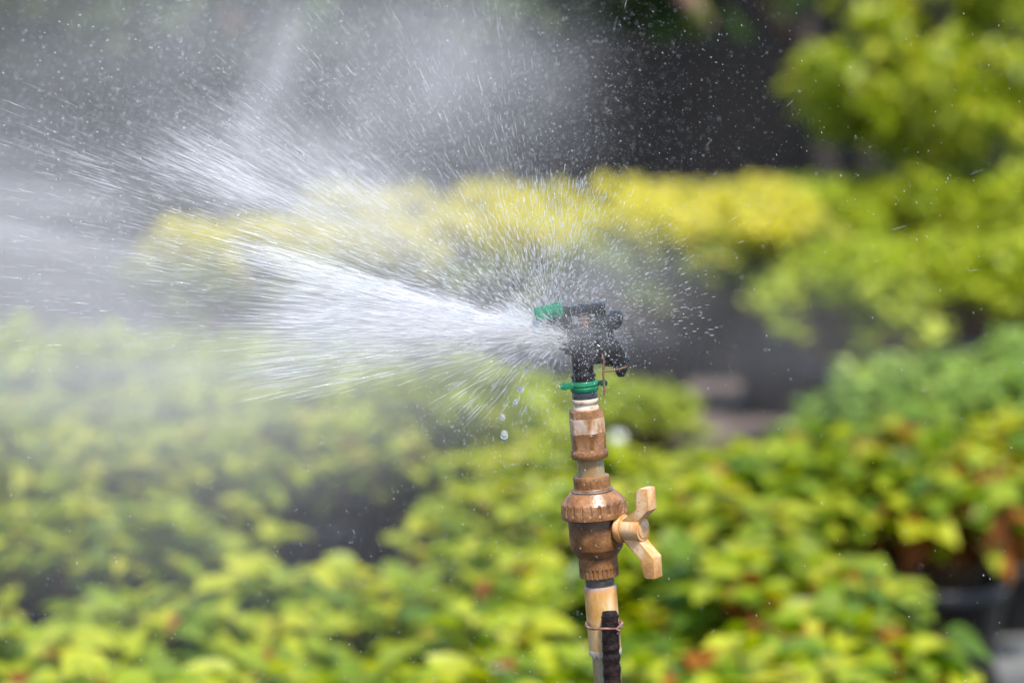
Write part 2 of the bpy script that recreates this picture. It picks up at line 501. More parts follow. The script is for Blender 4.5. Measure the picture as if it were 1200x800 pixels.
def shoot_plant(seed, R, H, nshoot, nleaf, leaf, wratio, base_z=0.2, low=0.35, droop=0.35, flat=0.35, tip_only=0.45, rows=5):
    """shoots fan out from the pot to tips on a dome; leaves sit along the upper part of each shoot"""
    r = np.random.default_rng(seed)
    P, D, U, L, W, Q = [], [], [], [], [], []
    bm = bmesh.new()
    for s in range(nshoot):
        rr = R * math.sqrt((s + 0.5) / nshoot) * r.uniform(0.8, 1.12)
        a = s * 2.399963 + r.normal(0, 0.25)
        zt = H - (H - base_z) * (1 - low) * (rr / R) ** 2.2 * r.uniform(0.75, 1.1) + r.normal(0, 0.04) * (H - base_z)
        b = Vector((math.cos(a) * rr * 0.15, math.sin(a) * rr * 0.15, base_z - 0.015))
        tip = Vector((math.cos(a) * rr, math.sin(a) * rr, zt))
        midp = b.lerp(tip, 0.55) + Vector((0, 0, 0.12 * (zt - base_z))) + Vector(r.normal(0, 0.012, 3)) * (R / 0.16)
        pts = []
        for k in range(6):
            u = k / 5
            pts.append(b * (1 - u) ** 2 + midp * 2 * u * (1 - u) + tip * u * u)
        add_tube(bm, pts, [0.0035 * (R / 0.16) * (1 - 0.7 * k / 5) + 0.0006 for k in range(6)], seg=5)
        for k in range(nleaf):
            u = 1 - tip_only * (k / nleaf) ** 1.1
            p = np.array(b * (1 - u) ** 2 + midp * 2 * u * (1 - u) + tip * u * u)
            az = k * 2.4 + s + r.normal(0, 0.3)
            out = np.array((math.cos(az), math.sin(az), 0)) * 1.0
            rad = np.array((math.cos(a), math.sin(a), 0)) * (0.5 * rr / R)
            up = r.uniform(0.0, 0.55) * (1 - k / nleaf) + r.normal(-0.02, 0.18)
            d = unit(out + rad + np.array((0, 0, up + flat)))
            size = leaf * (0.5 + 0.55 * min(1, (k + 1) / (0.35 * nleaf))) * r.uniform(0.6, 1.25)
            P.append(p); D.append(d); L.append(size); W.append(size * wratio * r.uniform(0.9, 1.1))
            U.append(unit(np.array((r.normal(0, 0.3), r.normal(0, 0.3), 1))))
            Q.append(max(0.02, r.normal(droop, 0.15)))
    P, D, U, L, W, Q = map(np.array, (P, D, U, L, W, Q))
    return (P, D, U, L, W, Q), bm, rows


def build_variant(name, seed, mat, wither=0.0, mat2=None, split=0.5, **kw):
    (P, D, U, L, W, Q), bm, rows = shoot_plant(seed, **kw)
    r = np.random.default_rng(seed + 99)
    zz = (P[:, 2] - P[:, 2].min()) / (np.ptp(P[:, 2]) + 1e-9)
    # withered leaves cluster by side and low on the plant
    ang = np.arctan2(P[:, 1], P[:, 0]) - r.uniform(0, 6.28)
    prob = wither * (0.35 + 1.1 * (1 - zz)) * (0.4 + 0.9 * (np.cos(ang) > 0.2))
    dead = r.uniform(0, 1, len(P)) < prob
    out = {}
    v, f = leaf_arrays(P[~dead], D[~dead], U[~dead], L[~dead], W[~dead], Q[~dead], np.full((~dead).sum(), 0.28), rows)
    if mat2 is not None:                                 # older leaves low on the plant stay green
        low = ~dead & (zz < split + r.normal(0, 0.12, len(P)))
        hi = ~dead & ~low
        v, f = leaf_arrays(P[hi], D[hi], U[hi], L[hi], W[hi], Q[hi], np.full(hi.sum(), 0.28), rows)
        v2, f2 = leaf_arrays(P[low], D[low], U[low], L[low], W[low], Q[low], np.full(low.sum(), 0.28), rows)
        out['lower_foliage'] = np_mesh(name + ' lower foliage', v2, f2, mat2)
    out['foliage'] = np_mesh(name + ' foliage', v, f, mat)
    if dead.any():
        D2 = unit(D[dead] + np.array((0, 0, -0.7)))
        v, f = leaf_arrays(P[dead], D2, U[dead], L[dead] * 0.75, W[dead] * 0.65, Q[dead] + 0.25, np.full(dead.sum(), 0.5), rows)
        out['withered_leaves'] = np_mesh(name + ' withered', v, f, M['withered'])
    me = bpy.data.meshes.new(name + ' stems')
    for fc in bm.faces: fc.smooth = True
    bm.to_mesh(me); bm.free()
    me.materials.append(M['stem'])
    out['stems'] = me
    return out


def pot_meshes():
    bm = bmesh.new()
    add_lathe(bm, [(0.0, 0.078), (0.02, 0.082), (0.175, 0.103), (0.176, 0.110), (0.205, 0.112), (0.207, 0.109), (0.206, 0.104), (0.19, 0.102)], seg=32, caps=False)
    bm.faces.new([v for v in bm.verts if abs(v.co.z) < 1e-6][::-1])
    for f in bm.faces: f.smooth = True
    me = bpy.data.meshes.new('pot'); bm.to_mesh(me); bm.free(); me.materials.append(M['pot'])
    bm = bmesh.new()
    bmesh.ops.create_circle(bm, cap_ends=True, segments=32, radius=0.1025)
    for v in bm.verts: v.co.z = 0.19
    ms = bpy.data.meshes.new('soil'); bm.to_mesh(ms); bm.free(); ms.materials.append(M['soil'])
    return me, ms


POT, SOIL = pot_meshes()
BROAD = dict(R=0.175, H=0.44, nshoot=18, nleaf=13, leaf=0.080, wratio=0.37, tip_only=0.6, droop=0.45, flat=0.3)
V = {
    'lime': [build_variant('lime', 100 + i, M['lime'], wither=0.2, **BROAD) for i in range(3)],
    'rusty': [build_variant('rusty', 120 + i, M['lime'], wither=0.48, **BROAD) for i in range(3)],
    'olive': [build_variant('olive', 140 + i, M['olive'], wither=0.08, R=0.19, H=0.42, nshoot=24, nleaf=13, leaf=0.062, wratio=0.33, tip_only=0.5) for i in range(3)],
    'bluish': [build_variant('bluish', 160 + i, M['bluish'], R=0.2, H=0.40, nshoot=34, nleaf=16, leaf=0.042, wratio=0.30, tip_only=0.5, rows=4) for i in range(2)],
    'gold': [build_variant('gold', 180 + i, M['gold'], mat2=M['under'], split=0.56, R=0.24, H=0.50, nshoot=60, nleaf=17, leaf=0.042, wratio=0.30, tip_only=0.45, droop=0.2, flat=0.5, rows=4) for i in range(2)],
    'fresh': [build_variant('fresh', 200 + i, M['fresh'], R=0.24, H=0.48, nshoot=60, nleaf=17, leaf=0.042, wratio=0.30, tip_only=0.5, droop=0.25, flat=0.45, rows=4) for i in range(2)],
}
ORD = ['first', 'second', 'third', 'fourth', 'fifth', 'sixth', 'seventh', 'eighth', 'ninth', 'tenth', 'eleventh', 'twelfth', 'thirteenth', 'fourteenth', 'fifteenth']


def plant(kind, px, top_py, name, label, cat, group, scale=1.0, h=None):
    var = random.choice(V[kind])
    hh = {'lime': .44, 'rusty': .44, 'olive': .42, 'bluish': .40, 'gold': .50, 'fresh': .48}[kind] * scale
    d = depth_for(top_py, hh)
    p = at(px, top_py, d)
    e = empty(name, (p.x, p.y, 0.0), label, cat, group)
    e.rotation_euler = (0, 0, random.uniform(0, 6.28))
    e.scale = (scale,) * 3
    for part, me in var.items():
        link(part, me, e)
    pt = link('pot', POT, e)
    link('soil', SOIL, pt)
    return e


def bed(kind, spots, name, desc, where, cat, group, jit=(14, 5), scale=(0.9, 1.1)):
    spots = sorted(spots)
    for i, sp in enumerate(spots):
        k = sp[2] if len(sp) > 2 else kind
        n = 'last' if i == len(spots) - 1 else ORD[i]
        plant(k, sp[0] + random.uniform(-jit[0], jit[0]), sp[1] + random.uniform(-jit[1], jit[1]), name,
              f"{desc}, {n} from left in {where}", cat, group, random.uniform(*scale))


row = lambda x0, x1, n, y0, y1, k=None: [((x0 + (x1 - x0) * i / (n - 1)), y0 + (y1 - y0) * i / (n - 1)) + ((k,) if k else ()) for i in range(n)]
G_A, G_B = 'broad leaved plants in the front bed', 'broad leaved plants in the second bed'
# front bed, nearest the camera
bed('lime', row(-60, 920, 6, 800, 772), 'potted_plant', 'lime green broad leaved plant', 'the nearest row', 'plant', G_A)
bed('lime', row(30, 560, 3, 735, 715) + [(790, 700), (930, 700, 'rusty'), (1015, 722, 'rusty')], 'potted_plant', 'lime leaved plant with some brown leaves', 'the second row', 'plant', G_A)
bed('lime', [(140, 705), (325, 672), (450, 676), (585, 640), (740, 640), (870, 650, 'rusty'), (970, 660, 'rusty')], 'potted_plant', 'bushy lime green plant', 'the third row', 'plant', G_A)
# second bed
bed('olive', [(15, 592), (95, 580), (180, 594), (610, 568), (730, 575), (850, 570)], 'potted_plant', 'yellowish green plant', 'the fourth row', 'plant', G_B)
bed('olive', row(-20, 480, 5, 510, 482) + [(640, 525)] + [(770, 535), (880, 530, 'lime'), (990, 528, 'rusty'), (1095, 525, 'rusty'), (1205, 520, 'rusty')], 'potted_plant', 'pale green plant', 'the fifth row', 'plant', G_B)
bed('olive', row(10, 500, 6, 465, 448) + [(700, 520), (850, 524), (965, 500, 'rusty'), (1065, 488, 'rusty'), (1180, 485, 'rusty')], 'potted_plant', 'soft yellow green plant', 'the sixth row', 'plant', G_B)
# third bed, small leaves
bed('bluish', row(-10, 540, 6, 425, 440) + row(1015, 1210, 3, 445, 425), 'potted_shrub', 'small leaved blue green shrub', 'the seventh row', 'shrub', 'blue green shrubs in the third bed')
bed('fresh', row(0, 520, 6, 385, 395) + row(1060, 1210, 2, 415, 385, 'bluish'), 'potted_shrub', 'small leaved fresh green shrub', 'the eighth row', 'shrub', 'fresh green shrubs behind the third bed')
bed('fresh', [(635, 440), (700, 440), (765, 447)], 'potted_shrub', 'low fresh green shrub', 'the short row behind the sprinkler neck', 'shrub', 'fresh green shrubs behind the third bed', scale=(0.56, 0.62))
# golden bed with green neighbours
bed('gold', row(215, 915, 10, 262, 238), 'golden_shrub', 'golden yellow shrub', 'the front golden row', 'shrub', 'golden shrubs in the far bed', scale=(0.95, 1.1))
bed('gold', row(400, 890, 7, 226, 211), 'golden_shrub', 'dense golden yellow shrub', 'the back golden row', 'shrub', 'golden shrubs in the far bed', scale=(0.95, 1.1))
bed('fresh', row(985, 1205, 4, 282, 270), 'green_shrub', 'bright green rounded shrub', 'the row beside the golden shrubs', 'shrub', 'green shrubs at the end of the far bed')
bed('fresh', row(935, 1210, 5, 212, 196), 'green_shrub', 'bright green shrub', 'the row beyond the golden shrubs', 'shrub', 'green shrubs at the end of the far bed')


# ------------------------------------------------------------------ trees and the dark back of the nursery
def crown_mesh(name, seed, lobes, leaf, mat, per_lobe, droop=0.45):
    r = np.random.default_rng(seed)
    P, D, U = [], [], []
    for (cx, cy, cz, rx, ry, rz) in lobes:
        n = per_lobe
        v = unit(r.normal(0, 1, (n, 3)))
        rad = r.uniform(0.35, 1.0, n) ** 0.6
        cl = r.normal(0, 1, (max(3, n // 28), 3)); cl = unit(cl)       # leaf clumps
        idx = r.integers(0, len(cl), n)
        v = unit(cl[idx] + v * 0.33)
        P.append(np.array((cx, cy, cz)) + v * rad[:, None] * np.array((rx, ry, rz)))
        D.append(unit(v * 0.8 + r.normal(0, 0.5, (n, 3)) + np.array((0, 0, 0.1))))
        U.append(unit(r.normal(0, 0.4, (n, 3)) + np.array((0, 0, 1))))
    P, D, U = map(np.concatenate, (P, D, U))
    n = len(P)
    L = leaf * r.uniform(0.6, 1.2, n)
    v, f = leaf_arrays(P, D, U, L, L * 0.3, np.abs(r.normal(droop, 0.2, n)), np.full(n, 0.25), 4)
    return np_mesh(name, v, f, mat)


def tree(name, base, trunk_pts, trunk_r, lobes, leaf, mat, per_lobe, label, group=None, seed=1):
    e = empty(name, base, label, 'tree', group)
    b = Vector(base)
    bm = bmesh.new()
    pts = [Vector(p) - b for p in trunk_pts]
    add_tube(bm, pts, [trunk_r * (1 - 0.45 * i / (len(pts) - 1)) for i in range(len(pts))], seg=10)
    top = pts[-1]
    for lb in lobes:
        c = Vector(lb[:3]) - b
        s = pts[len(pts) // 2].lerp(top, random.uniform(0.2, 0.9))
        add_tube(bm, [s, s.lerp(c, 0.5) + Vector((0, 0, 0.05)), c], [trunk_r * .35, trunk_r * .22, trunk_r * .08], seg=6)
    bm_obj('trunk', bm, M['bark'], e)
    loc = [(l[0] - b.x, l[1] - b.y, l[2] - b.z, l[3], l[4], l[5]) for l in lobes]
    link('crown', crown_mesh(name + ' crown', seed, loc, leaf, mat, per_lobe), e)
    return e


def lobe(px, py, d, r, sq=0.7):
    p = at(px, py, d)
    return (p.x, p.y, p.z, r, r, r * sq)


# yellow green bush tree at the upper right
dB = 11.6
pb = at(1090, 170, dB)
tree('bush_tree', (pb.x, pb.y, 0), [(pb.x, pb.y, 0), (pb.x + .02, pb.y, .3), (pb.x - .02, pb.y + .03, .7), (pb.x + .05, pb.y, 1.1)], 0.045,
     [lobe(992, 100, dB, .18, .6), lobe(1040, 70, dB - .15, .24, .6), lobe(1110, 95, dB - .3, .27, .6), lobe(1180, 60, dB, .28, .7), lobe(1010, 130, dB + .1, .18, .5),
      lobe(1090, 140, dB, .24, .45), lobe(1190, 130, dB - .2, .26, .5), lobe(1060, 10, dB + .2, .24, .5), lobe(1180, -30, dB + .2, .34, .6), lobe(1100, -70, dB, .32, .6)],
     0.058, M['shrub'], 460, 'yellow green leafy bush tree standing at the edge of the dark shade', seed=7)

# shade net screen closing the nursery, on posts
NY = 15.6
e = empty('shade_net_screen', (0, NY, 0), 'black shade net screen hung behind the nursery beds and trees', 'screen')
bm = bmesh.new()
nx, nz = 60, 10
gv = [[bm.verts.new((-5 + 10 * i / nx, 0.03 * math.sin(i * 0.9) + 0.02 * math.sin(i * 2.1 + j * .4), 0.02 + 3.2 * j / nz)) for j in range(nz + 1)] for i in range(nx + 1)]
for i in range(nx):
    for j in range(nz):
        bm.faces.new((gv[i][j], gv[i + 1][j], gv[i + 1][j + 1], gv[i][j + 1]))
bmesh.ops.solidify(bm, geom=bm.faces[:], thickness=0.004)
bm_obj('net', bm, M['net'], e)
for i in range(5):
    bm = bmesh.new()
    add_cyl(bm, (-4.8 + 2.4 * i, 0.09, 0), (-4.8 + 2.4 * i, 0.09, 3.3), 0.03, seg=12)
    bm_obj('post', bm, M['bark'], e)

# trees with leaning trunks in the shade
for i, (x0, y0, x1, y1, lab, lobes, limbs) in enumerate([
    (330, 120, 225, -60, 'shade tree with hanging brown branch, leftmost of the row behind the mist',
     [(60, -60, .5), (150, 5, .28), (30, 5, .32), (330, -20, .40), (420, -50, .4)], [(215, -75), (240, -20), (262, 22), (285, 62)]),
    (560, 150, 440, -70, 'shade tree with hanging brown branch behind the plume of mist', [(480, -60, .5), (570, -35, .42), (660, -40, .4)], [(470, -75), (495, -35), (520, 0), (545, 30)]),
    (955, 120, 930, -60, 'shade tree with hanging brown branch above the golden shrubs', [(730, -50, .42), (820, -60, .5)], [(765, -70), (785, -35), (805, -5), (830, 28)]),
    (1010, 130, 985, -50, 'shade tree with hanging brown branch next to the bush tree', [(880, -110, .5), (970, -100, .4)], [(880, -60), (900, -10), (925, 30), (955, 68)]),
]):
    d = 13.6 + 0.25 * (i % 2)
    a, c = at(x0, y0, d), at(x1, y1, d)
    dirv = (c - a)
    foot = a - dirv * (a.z / dirv.z)
    foot.y = a.y
    pts = [foot, foot.lerp(a, .5), a, a.lerp(c, .6), c, c + dirv * .5 + Vector((0.05, 0, .25))]
    lbs = [lobe(px, py, d + random.uniform(-.3, .3), r, .6) for px, py, r in lobes]
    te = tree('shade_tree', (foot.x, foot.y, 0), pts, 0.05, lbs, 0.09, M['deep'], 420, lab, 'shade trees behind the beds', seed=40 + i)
    bm = bmesh.new()
    q = [at(bx, by, d - .1) - Vector((foot.x, foot.y, 0)) for bx, by in limbs]
    add_tube(bm, q, [.075, .06, .045, .02], seg=8)
    bm_obj('hanging_branch', bm, M['limb'], te)

# ------------------------------------------------------------------ the riser with valve and sprinkler
foot = A0 + Vector((math.sin(TILT), 0, -math.cos(TILT))) * L0
riser = empty('sprinkler_riser', foot, 'brown stained plastic riser pipe with ball valve and spraying black impact sprinkler on top', 'sprinkler')
riser.rotation_euler = (0, -TILT, 0)
ct, st = math.cos(TILT), math.sin(TILT)


def RL(px, py, dy=0.0):
    """photo pixel on the riser plane (dy pixels deeper) -> riser coordinates"""
    dx, dz = (px - 686) * U_, (470 - py) * U_ / CP
    return Vector((dx * ct + dz * st, dy * U_, -dx * st + dz * ct + L0))


def prof(rows):
    return [(zz(y), r * U_) for y, r in rows]


def lathe_part(name, rows, mat, parent, mod=None, seg=72, angle=40):
    bm = bmesh.new()
    add_lathe(bm, prof(rows), seg=seg, mod=mod)
    return bm_obj(name, bm, mat, parent, angle=angle)


# lower pipe, thin, down to the soil
bm = bmesh.new()
add_lathe(bm, [(0.0, 16.3 * U_), (zz(1000), 16.3 * U_), (zz(700), 16.3 * U_)], seg=48)
pipe = bm_obj('lower_pipe', bm, M['pipe'], riser)
lathe_part('sleeve', [(769, 17), (769, 18.6), (766, 19.2), (700, 19.2), (690, 19.4), (687.5, 18.6), (687, 16.5)], M['sleeve'], pipe)
lathe_part('thread', [(690, 16.6), (687, 17.4), (685, 16.6), (682.5, 17.4), (680, 16.6), (677, 17.2), (672, 17)], M['grime'], pipe)

# valve
notch = lambda i, a: 1.0


def ribs(n, depth, rows_on, w=0.25):
    def f(i, a):
        if i not in rows_on: return 1.0
        ph = (a * n / (2 * math.pi)) % 1.0
        return 1.0 - depth * (1.0 if ph < w else 0.0)
    return f


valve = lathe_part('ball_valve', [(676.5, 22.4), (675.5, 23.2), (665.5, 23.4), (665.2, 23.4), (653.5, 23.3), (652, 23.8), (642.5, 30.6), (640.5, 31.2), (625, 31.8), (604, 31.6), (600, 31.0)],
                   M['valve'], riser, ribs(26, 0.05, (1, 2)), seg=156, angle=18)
lathe_part('union_nut', [(605, 30), (606, 37.0), (605, 38.8), (601, 39.3), (598, 39.1), (588.5, 38.0), (586.6, 36.8), (577.5, 28.5), (575.8, 27.0), (575, 22)],
           M['nut'], valve, ribs(22, 0.035, (4, 5), 0.16), seg=176, angle=18)
lathe_part('end_neck', [(574, 22), (572, 22.3), (571, 21.6), (563, 21.6), (559.5, 21.6), (557.5, 20.8), (557, 16.5)], M['brown'], valve, ribs(22, 0.03, (3, 4), 0.2), seg=154, angle=25)
lathe_part('grime_ring', [(575.2, 24.6), (574.4, 25.2), (573.2, 24.2), (572.6, 22.2)], M['grime'], valve)
# handle: hub pointing to the right and towards the camera, two cranked wings
hub0 = RL(722.5, 617, -14)
ex = Vector((0.83, -0.55, 0)).normalized()
tx = Vector((0.55, 0.83, 0)).normalized()
vz = Vector((0, 0, 1))
bm = bmesh.new()
add_cyl(bm, hub0 - ex * 16 * U_, hub0 + ex * 6 * U_, 14.5 * U_, seg=40)
boss = bm_obj('stem_boss', bm, M['brown'], valve)
bm = bmesh.new()
add_cyl(bm, hub0 + ex * 5 * U_, hub0 + ex * 12 * U_, 17.5 * U_, 16.5 * U_, seg=48, bevel=0.6 * U_)
add_cyl(bm, hub0 + ex * 11 * U_, hub0 + ex * 37 * U_, 14.4 * U_, seg=48, bevel=0.9 * U_)
add_cyl(bm, hub0 + ex * 36.5 * U_, hub0 + ex * 37.8 * U_, 10.5 * U_, seg=40, bevel=0.4 * U_)
wing = [(11, 4), (13, 11), (35.5, 25), (36.5, 46), (41, 50), (52, 50), (52.3, 24), (33, 9), (33, 4)]
add_prism(bm, [(a * U_, b * U_) for a, b in wing], hub0, ex, vz, tx, 19 * U_, bevel=0.9 * U_)
wing2 = [(11, 4), (13, 12), (36, 34), (38, 54), (42, 57), (53, 57), (53.5, 32), (33, 11), (33, 4)]
add_prism(bm, [(a * U_, -b * U_) for a, b in wing2], hub0, ex, vz, tx, 19 * U_, bevel=0.9 * U_)
bm_obj('handle', bm, M['handle'], valve, angle=28)

# pipe between valve and coupling
lathe_part('upper_pipe', [(560, 16), (534, 16)], M['pipe'], riser, seg=48)
# coupling: ring, round body, hexagonal upper end with worn white label
hexr = lambda i, a: 1.0 / max(math.cos((a + 0.35) % (math.pi / 3) - math.pi / 6), 0.90) if i >= 5 else 1.0
coup = lathe_part('coupling', [(536.5, 17), (536, 21.0), (533, 22.2), (529, 22.2), (525.5, 20.4), (508, 19.4), (507.5, 19.0), (483, 18.8), (480, 18.0), (479, 15)],
                  M['brown'], riser, hexr, seg=96, angle=30)
hex2 = lambda i, a: 1.0 / max(math.cos((a + 0.35) % (math.pi / 3) - math.pi / 6), 0.90)
bm = bmesh.new()
add_lathe(bm, prof([(506.5, 19.0), (506.3, 19.45), (489.2, 19.3), (489, 18.9)]), seg=96, mod=hex2, caps=False)
bm_obj('label_band', bm, M['band'], coup, angle=30)
# dried sealant and grime round the joints
def ragged(name, y0, y1, r, mat, parent, seed, amp=2.2):
    rr = random.Random(seed)
    off = [rr.uniform(-1, 1) for _ in range(96)]
    off = [(off[k] + off[k - 1] + off[(k + 1) % 96]) / 3 for k in range(96)]
    bm = bmesh.new()
    rings = []
    for f, dr in ((0, -0.3), (0.12, 0.15), (0.6, 0.2), (1.0, -0.3)):
        ring = []
        for k in range(96):
            a = 2 * math.pi * k / 96
            y = y0 + (y1 - y0 + off[k] * amp * 2) * f
            ring.append(bm.verts.new((math.cos(a) * (r + dr) * U_, math.sin(a) * (r + dr) * U_, zz(y))))
        rings.append(ring)
    for r0, r1 in zip(rings, rings[1:]):
        for k in range(96): bm.faces.new((r0[k], r0[(k + 1) % 96], r1[(k + 1) % 96], r1[k]))
    return bm_obj(name, bm, mat, parent, angle=60)


ragged('sealant', 762.5, 770, 19.3, M['sealant'], pipe, 6, 2.0)
# tape-wrapped thread
lathe_part('thread_tape', [(481, 14), (480, 15.2), (477, 15.6), (474.8, 14.2), (473, 14.0), (471.5, 15.4), (468, 15.7), (465.5, 14.6), (465, 13)], M['tape'], riser)

# sprinkler head: bearing sleeve and body
bm = bmesh.new()
add_lathe(bm, prof([(467.5, 13.5), (467, 15.0), (459, 15.2), (457.5, 14.0), (444, 13.6), (441, 14.6), (438.5, 14.6), (437, 12.6), (415, 12.6), (412, 14)]), seg=48)
add_cyl(bm, RL(654, 397), RL(704, 396), 12.0 * U_, seg=28, bevel=1 * U_)            # body block across the sleeve
add_cyl(bm, RL(690, 425), RL(689, 384), 15.5 * U_, 13 * U_, seg=28, bevel=1 * U_)
add_box(bm, RL(697, 405), (24 * U_, 22 * U_, 30 * U_), bevel=1.5 * U_)
add_box(bm, RL(672, 402), (18 * U_, 26 * U_, 26 * U_), Matrix.Rotation(math.radians(14), 3, 'Y'), bevel=2 * U_)
add_box(bm, RL(684, 389), (38 * U_, 24 * U_, 8 * U_), bevel=1.5 * U_)
head = bm_obj('sprinkler_head', bm, M['black'], riser)
# nozzle barrel, flared towards its mouth
bm = bmesh.new()
add_cyl(bm, RL(664, 399), RL(636, 394), 13 * U_, 9.5 * U_, seg=28, bevel=0.8 * U_)
add_cyl(bm, RL(641, 395), RL(637, 394.3), 11 * U_, seg=28, bevel=0.6 * U_)
add_box(bm, RL(655, 386), (10 * U_, 16 * U_, 10 * U_), bevel=1 * U_)
bm_obj('nozzle', bm, M['black'], head)
# bridge frame over the body with a window
bm = bmesh.new()
add_box(bm, RL(664.5, 377), (12 * U_, 14 * U_, 34 * U_), bevel=1.6 * U_)
add_box(bm, RL(703, 375), (13 * U_, 14 * U_, 32 * U_), bevel=1.6 * U_)
add_box(bm, RL(684, 363), (50 * U_, 15 * U_, 12 * U_), bevel=2.2 * U_)
add_box(bm, RL(697, 361), (24 * U_, 18 * U_, 13 * U_), bevel=2.5 * U_)
add_cyl(bm, RL(684, 358), RL(684, 356), 6 * U_, seg=20, bevel=.4 * U_)
bm_obj('bridge_frame', bm, M['black'], head)
# spring on its pin inside the window
bm = bmesh.new()
pts = []
for k in range(97):
    a = k / 96 * 4.5 * 2 * math.pi
    p = RL(685, 386 - 20 * k / 96)
    pts.append(p + Vector((math.cos(a), math.sin(a), 0)) * 7.5 * U_)
add_tube(bm, pts, 0.9 * U_, seg=7)
bm_obj('spring', bm, M['copper'], head)
# drive arm: spoon end left, rounded counterweight right
bm = bmesh.new()
add_prism(bm, [(-46 * U_, 4 * U_), (-10 * U_, 7 * U_), (18 * U_, 7 * U_), (24 * U_, 12 * U_), (24 * U_, -6 * U_), (-12 * U_, -6 * U_), (-44 * U_, -3 * U_)],
          RL(690, 386, 12), Vector((1, 0, 0)), vz, Vector((0, 1, 0)), 9 * U_, bevel=1 * U_)
out_ = [(6, -14), (12, -11), (19, -6), (22.5, 0), (22.5, 7), (18, 12), (10, 12.5), (3, 8), (-4, 4), (-6, -8)]
add_prism(bm, [(a * U_, b * U_) for a, b in out_], RL(708, 376, 0), Vector((1, 0, 0)), vz, Vector((0, 1, 0)), 17 * U_, bevel=2.2 * U_)
bm_obj('drive_arm', bm, M['black'], head)
# trip block on the lower right, stepping down to a hanging lug
bm = bmesh.new()
blk = [(-14, 22), (2, 24), (9, 15), (13, 12), (15, 4), (21, -2), (19, -8), (28, -14), (26, -20), (10, -22), (-2, -21), (-6, -14), (-14, -12)]
add_prism(bm, [(a * U_, b * U_) for a, b in blk], RL(709, 407, 0), Vector((1, 0, 0)), vz, Vector((0, 1, 0)), 20 * U_, bevel=1.8 * U_)
lug = [(-9, 4), (8, 8), (8.5, 0), (3, -9), (-4, -8)]
add_prism(bm, [(a * U_, b * U_) for a, b in lug], RL(727, 432, -3), Vector((1, 0, 0)), vz, Vector((0, 1, 0)), 11 * U_, bevel=1.2 * U_)
for k in range(7):
    add_cyl(bm, RL(694 + 4 * k, 398 + 4.3 * k, -10), RL(698 + 4 * k, 401 + 4.0 * k, -12.5), 2.6 * U_, seg=10, bevel=.6 * U_)
bm_obj('trip_block', bm, M['black'], head)
# rusty wires of the trip lever
bm = bmesh.new()
add_tube(bm, [RL(705, 412, -12), RL(707, 420, -13), RL(706.5, 436, -14), RL(708, 458, -15), RL(708.5, 461, -15)], [1.3 * U_] * 4 + [1.9 * U_], seg=8)
add_tube(bm, [RL(707, 433, -14), RL(716, 432.5, -13), RL(726, 430.5, -12), RL(734, 428, -10)], 1.1 * U_, seg=8)
bm_obj('trip_lever', bm, M['copper'], head)
# green adjusting collar with two ears
bm = bmesh.new()
add_lathe(bm, prof([(458.3, 14.5), (458, 15.8), (456.5, 16.6), (453.5, 16.6), (452.8, 15.9), (451.5, 15.9), (450.6, 16.6), (447.5, 16.4), (446, 15.4), (445.8, 14)]), seg=48)
ear = [(0, 3.2), (-11, 3.2), (-14, 5), (-24, 5.4), (-27, 2.5), (-27, -2), (-23, -3.5), (-14, -2.2), (0, -2.5)]
add_prism(bm, [(a * U_, b * U_) for a, b in ear], RL(683.5, 450.5, -8), Vector((1, 0, 0)), vz, Vector((0, 1, 0)), 5 * U_, bevel=.8 * U_)
add_prism(bm, [(-a * U_ * .82, b * U_ * .85) for a, b in ear], RL(690, 452, 8), Vector((1, 0, 0)), vz, Vector((0, 1, 0)), 5 * U_, bevel=.8 * U_)
bm_obj('trip_collar', bm, M['green'], head)
# clear green deflector box on the tip of the arm
bm = bmesh.new()
rot = Matrix.Rotation(math.radians(-9), 3, 'Y')
c0 = RL(643, 364.5, -4)
for (ox, oy, oz, sx, sy, sz) in [(0, -10, 0, 33, 2, 14), (0, 10, 0, 33, 2, 14), (-15.6, 0, -1, 2, 18, 11), (15.6, 0, 0, 2, 18, 14), (0, 0, -6, 33, 20, 2), (4, 0, 0, 1.8, 18, 10)]:
    add_box(bm, c0 + rot @ (Vector((ox, oy, oz)) * U_), (sx * U_, sy * U_, sz * U_), rot, bevel=.5 * U_)
add_box(bm, c0 + rot @ (Vector((4, -11.2, 0)) * U_), (20 * U_, 1.4 * U_, 5 * U_), rot, bevel=.4 * U_)
bm_obj('deflector', bm, M['mint'], head)
bm = bmesh.new()
add_box(bm, RL(655, 377, 0), (20 * U_, 10 * U_, 8 * U_), Matrix.Rotation(math.radians(28), 3, 'Y'), bevel=1 * U_)
add_box(bm, RL(643, 379, 0), (6 * U_, 12 * U_, 20 * U_), Matrix.Rotation(math.radians(14), 3, 'Y'), bevel=1 * U_)
bm_obj('deflector_bracket', bm, M['black'], head)

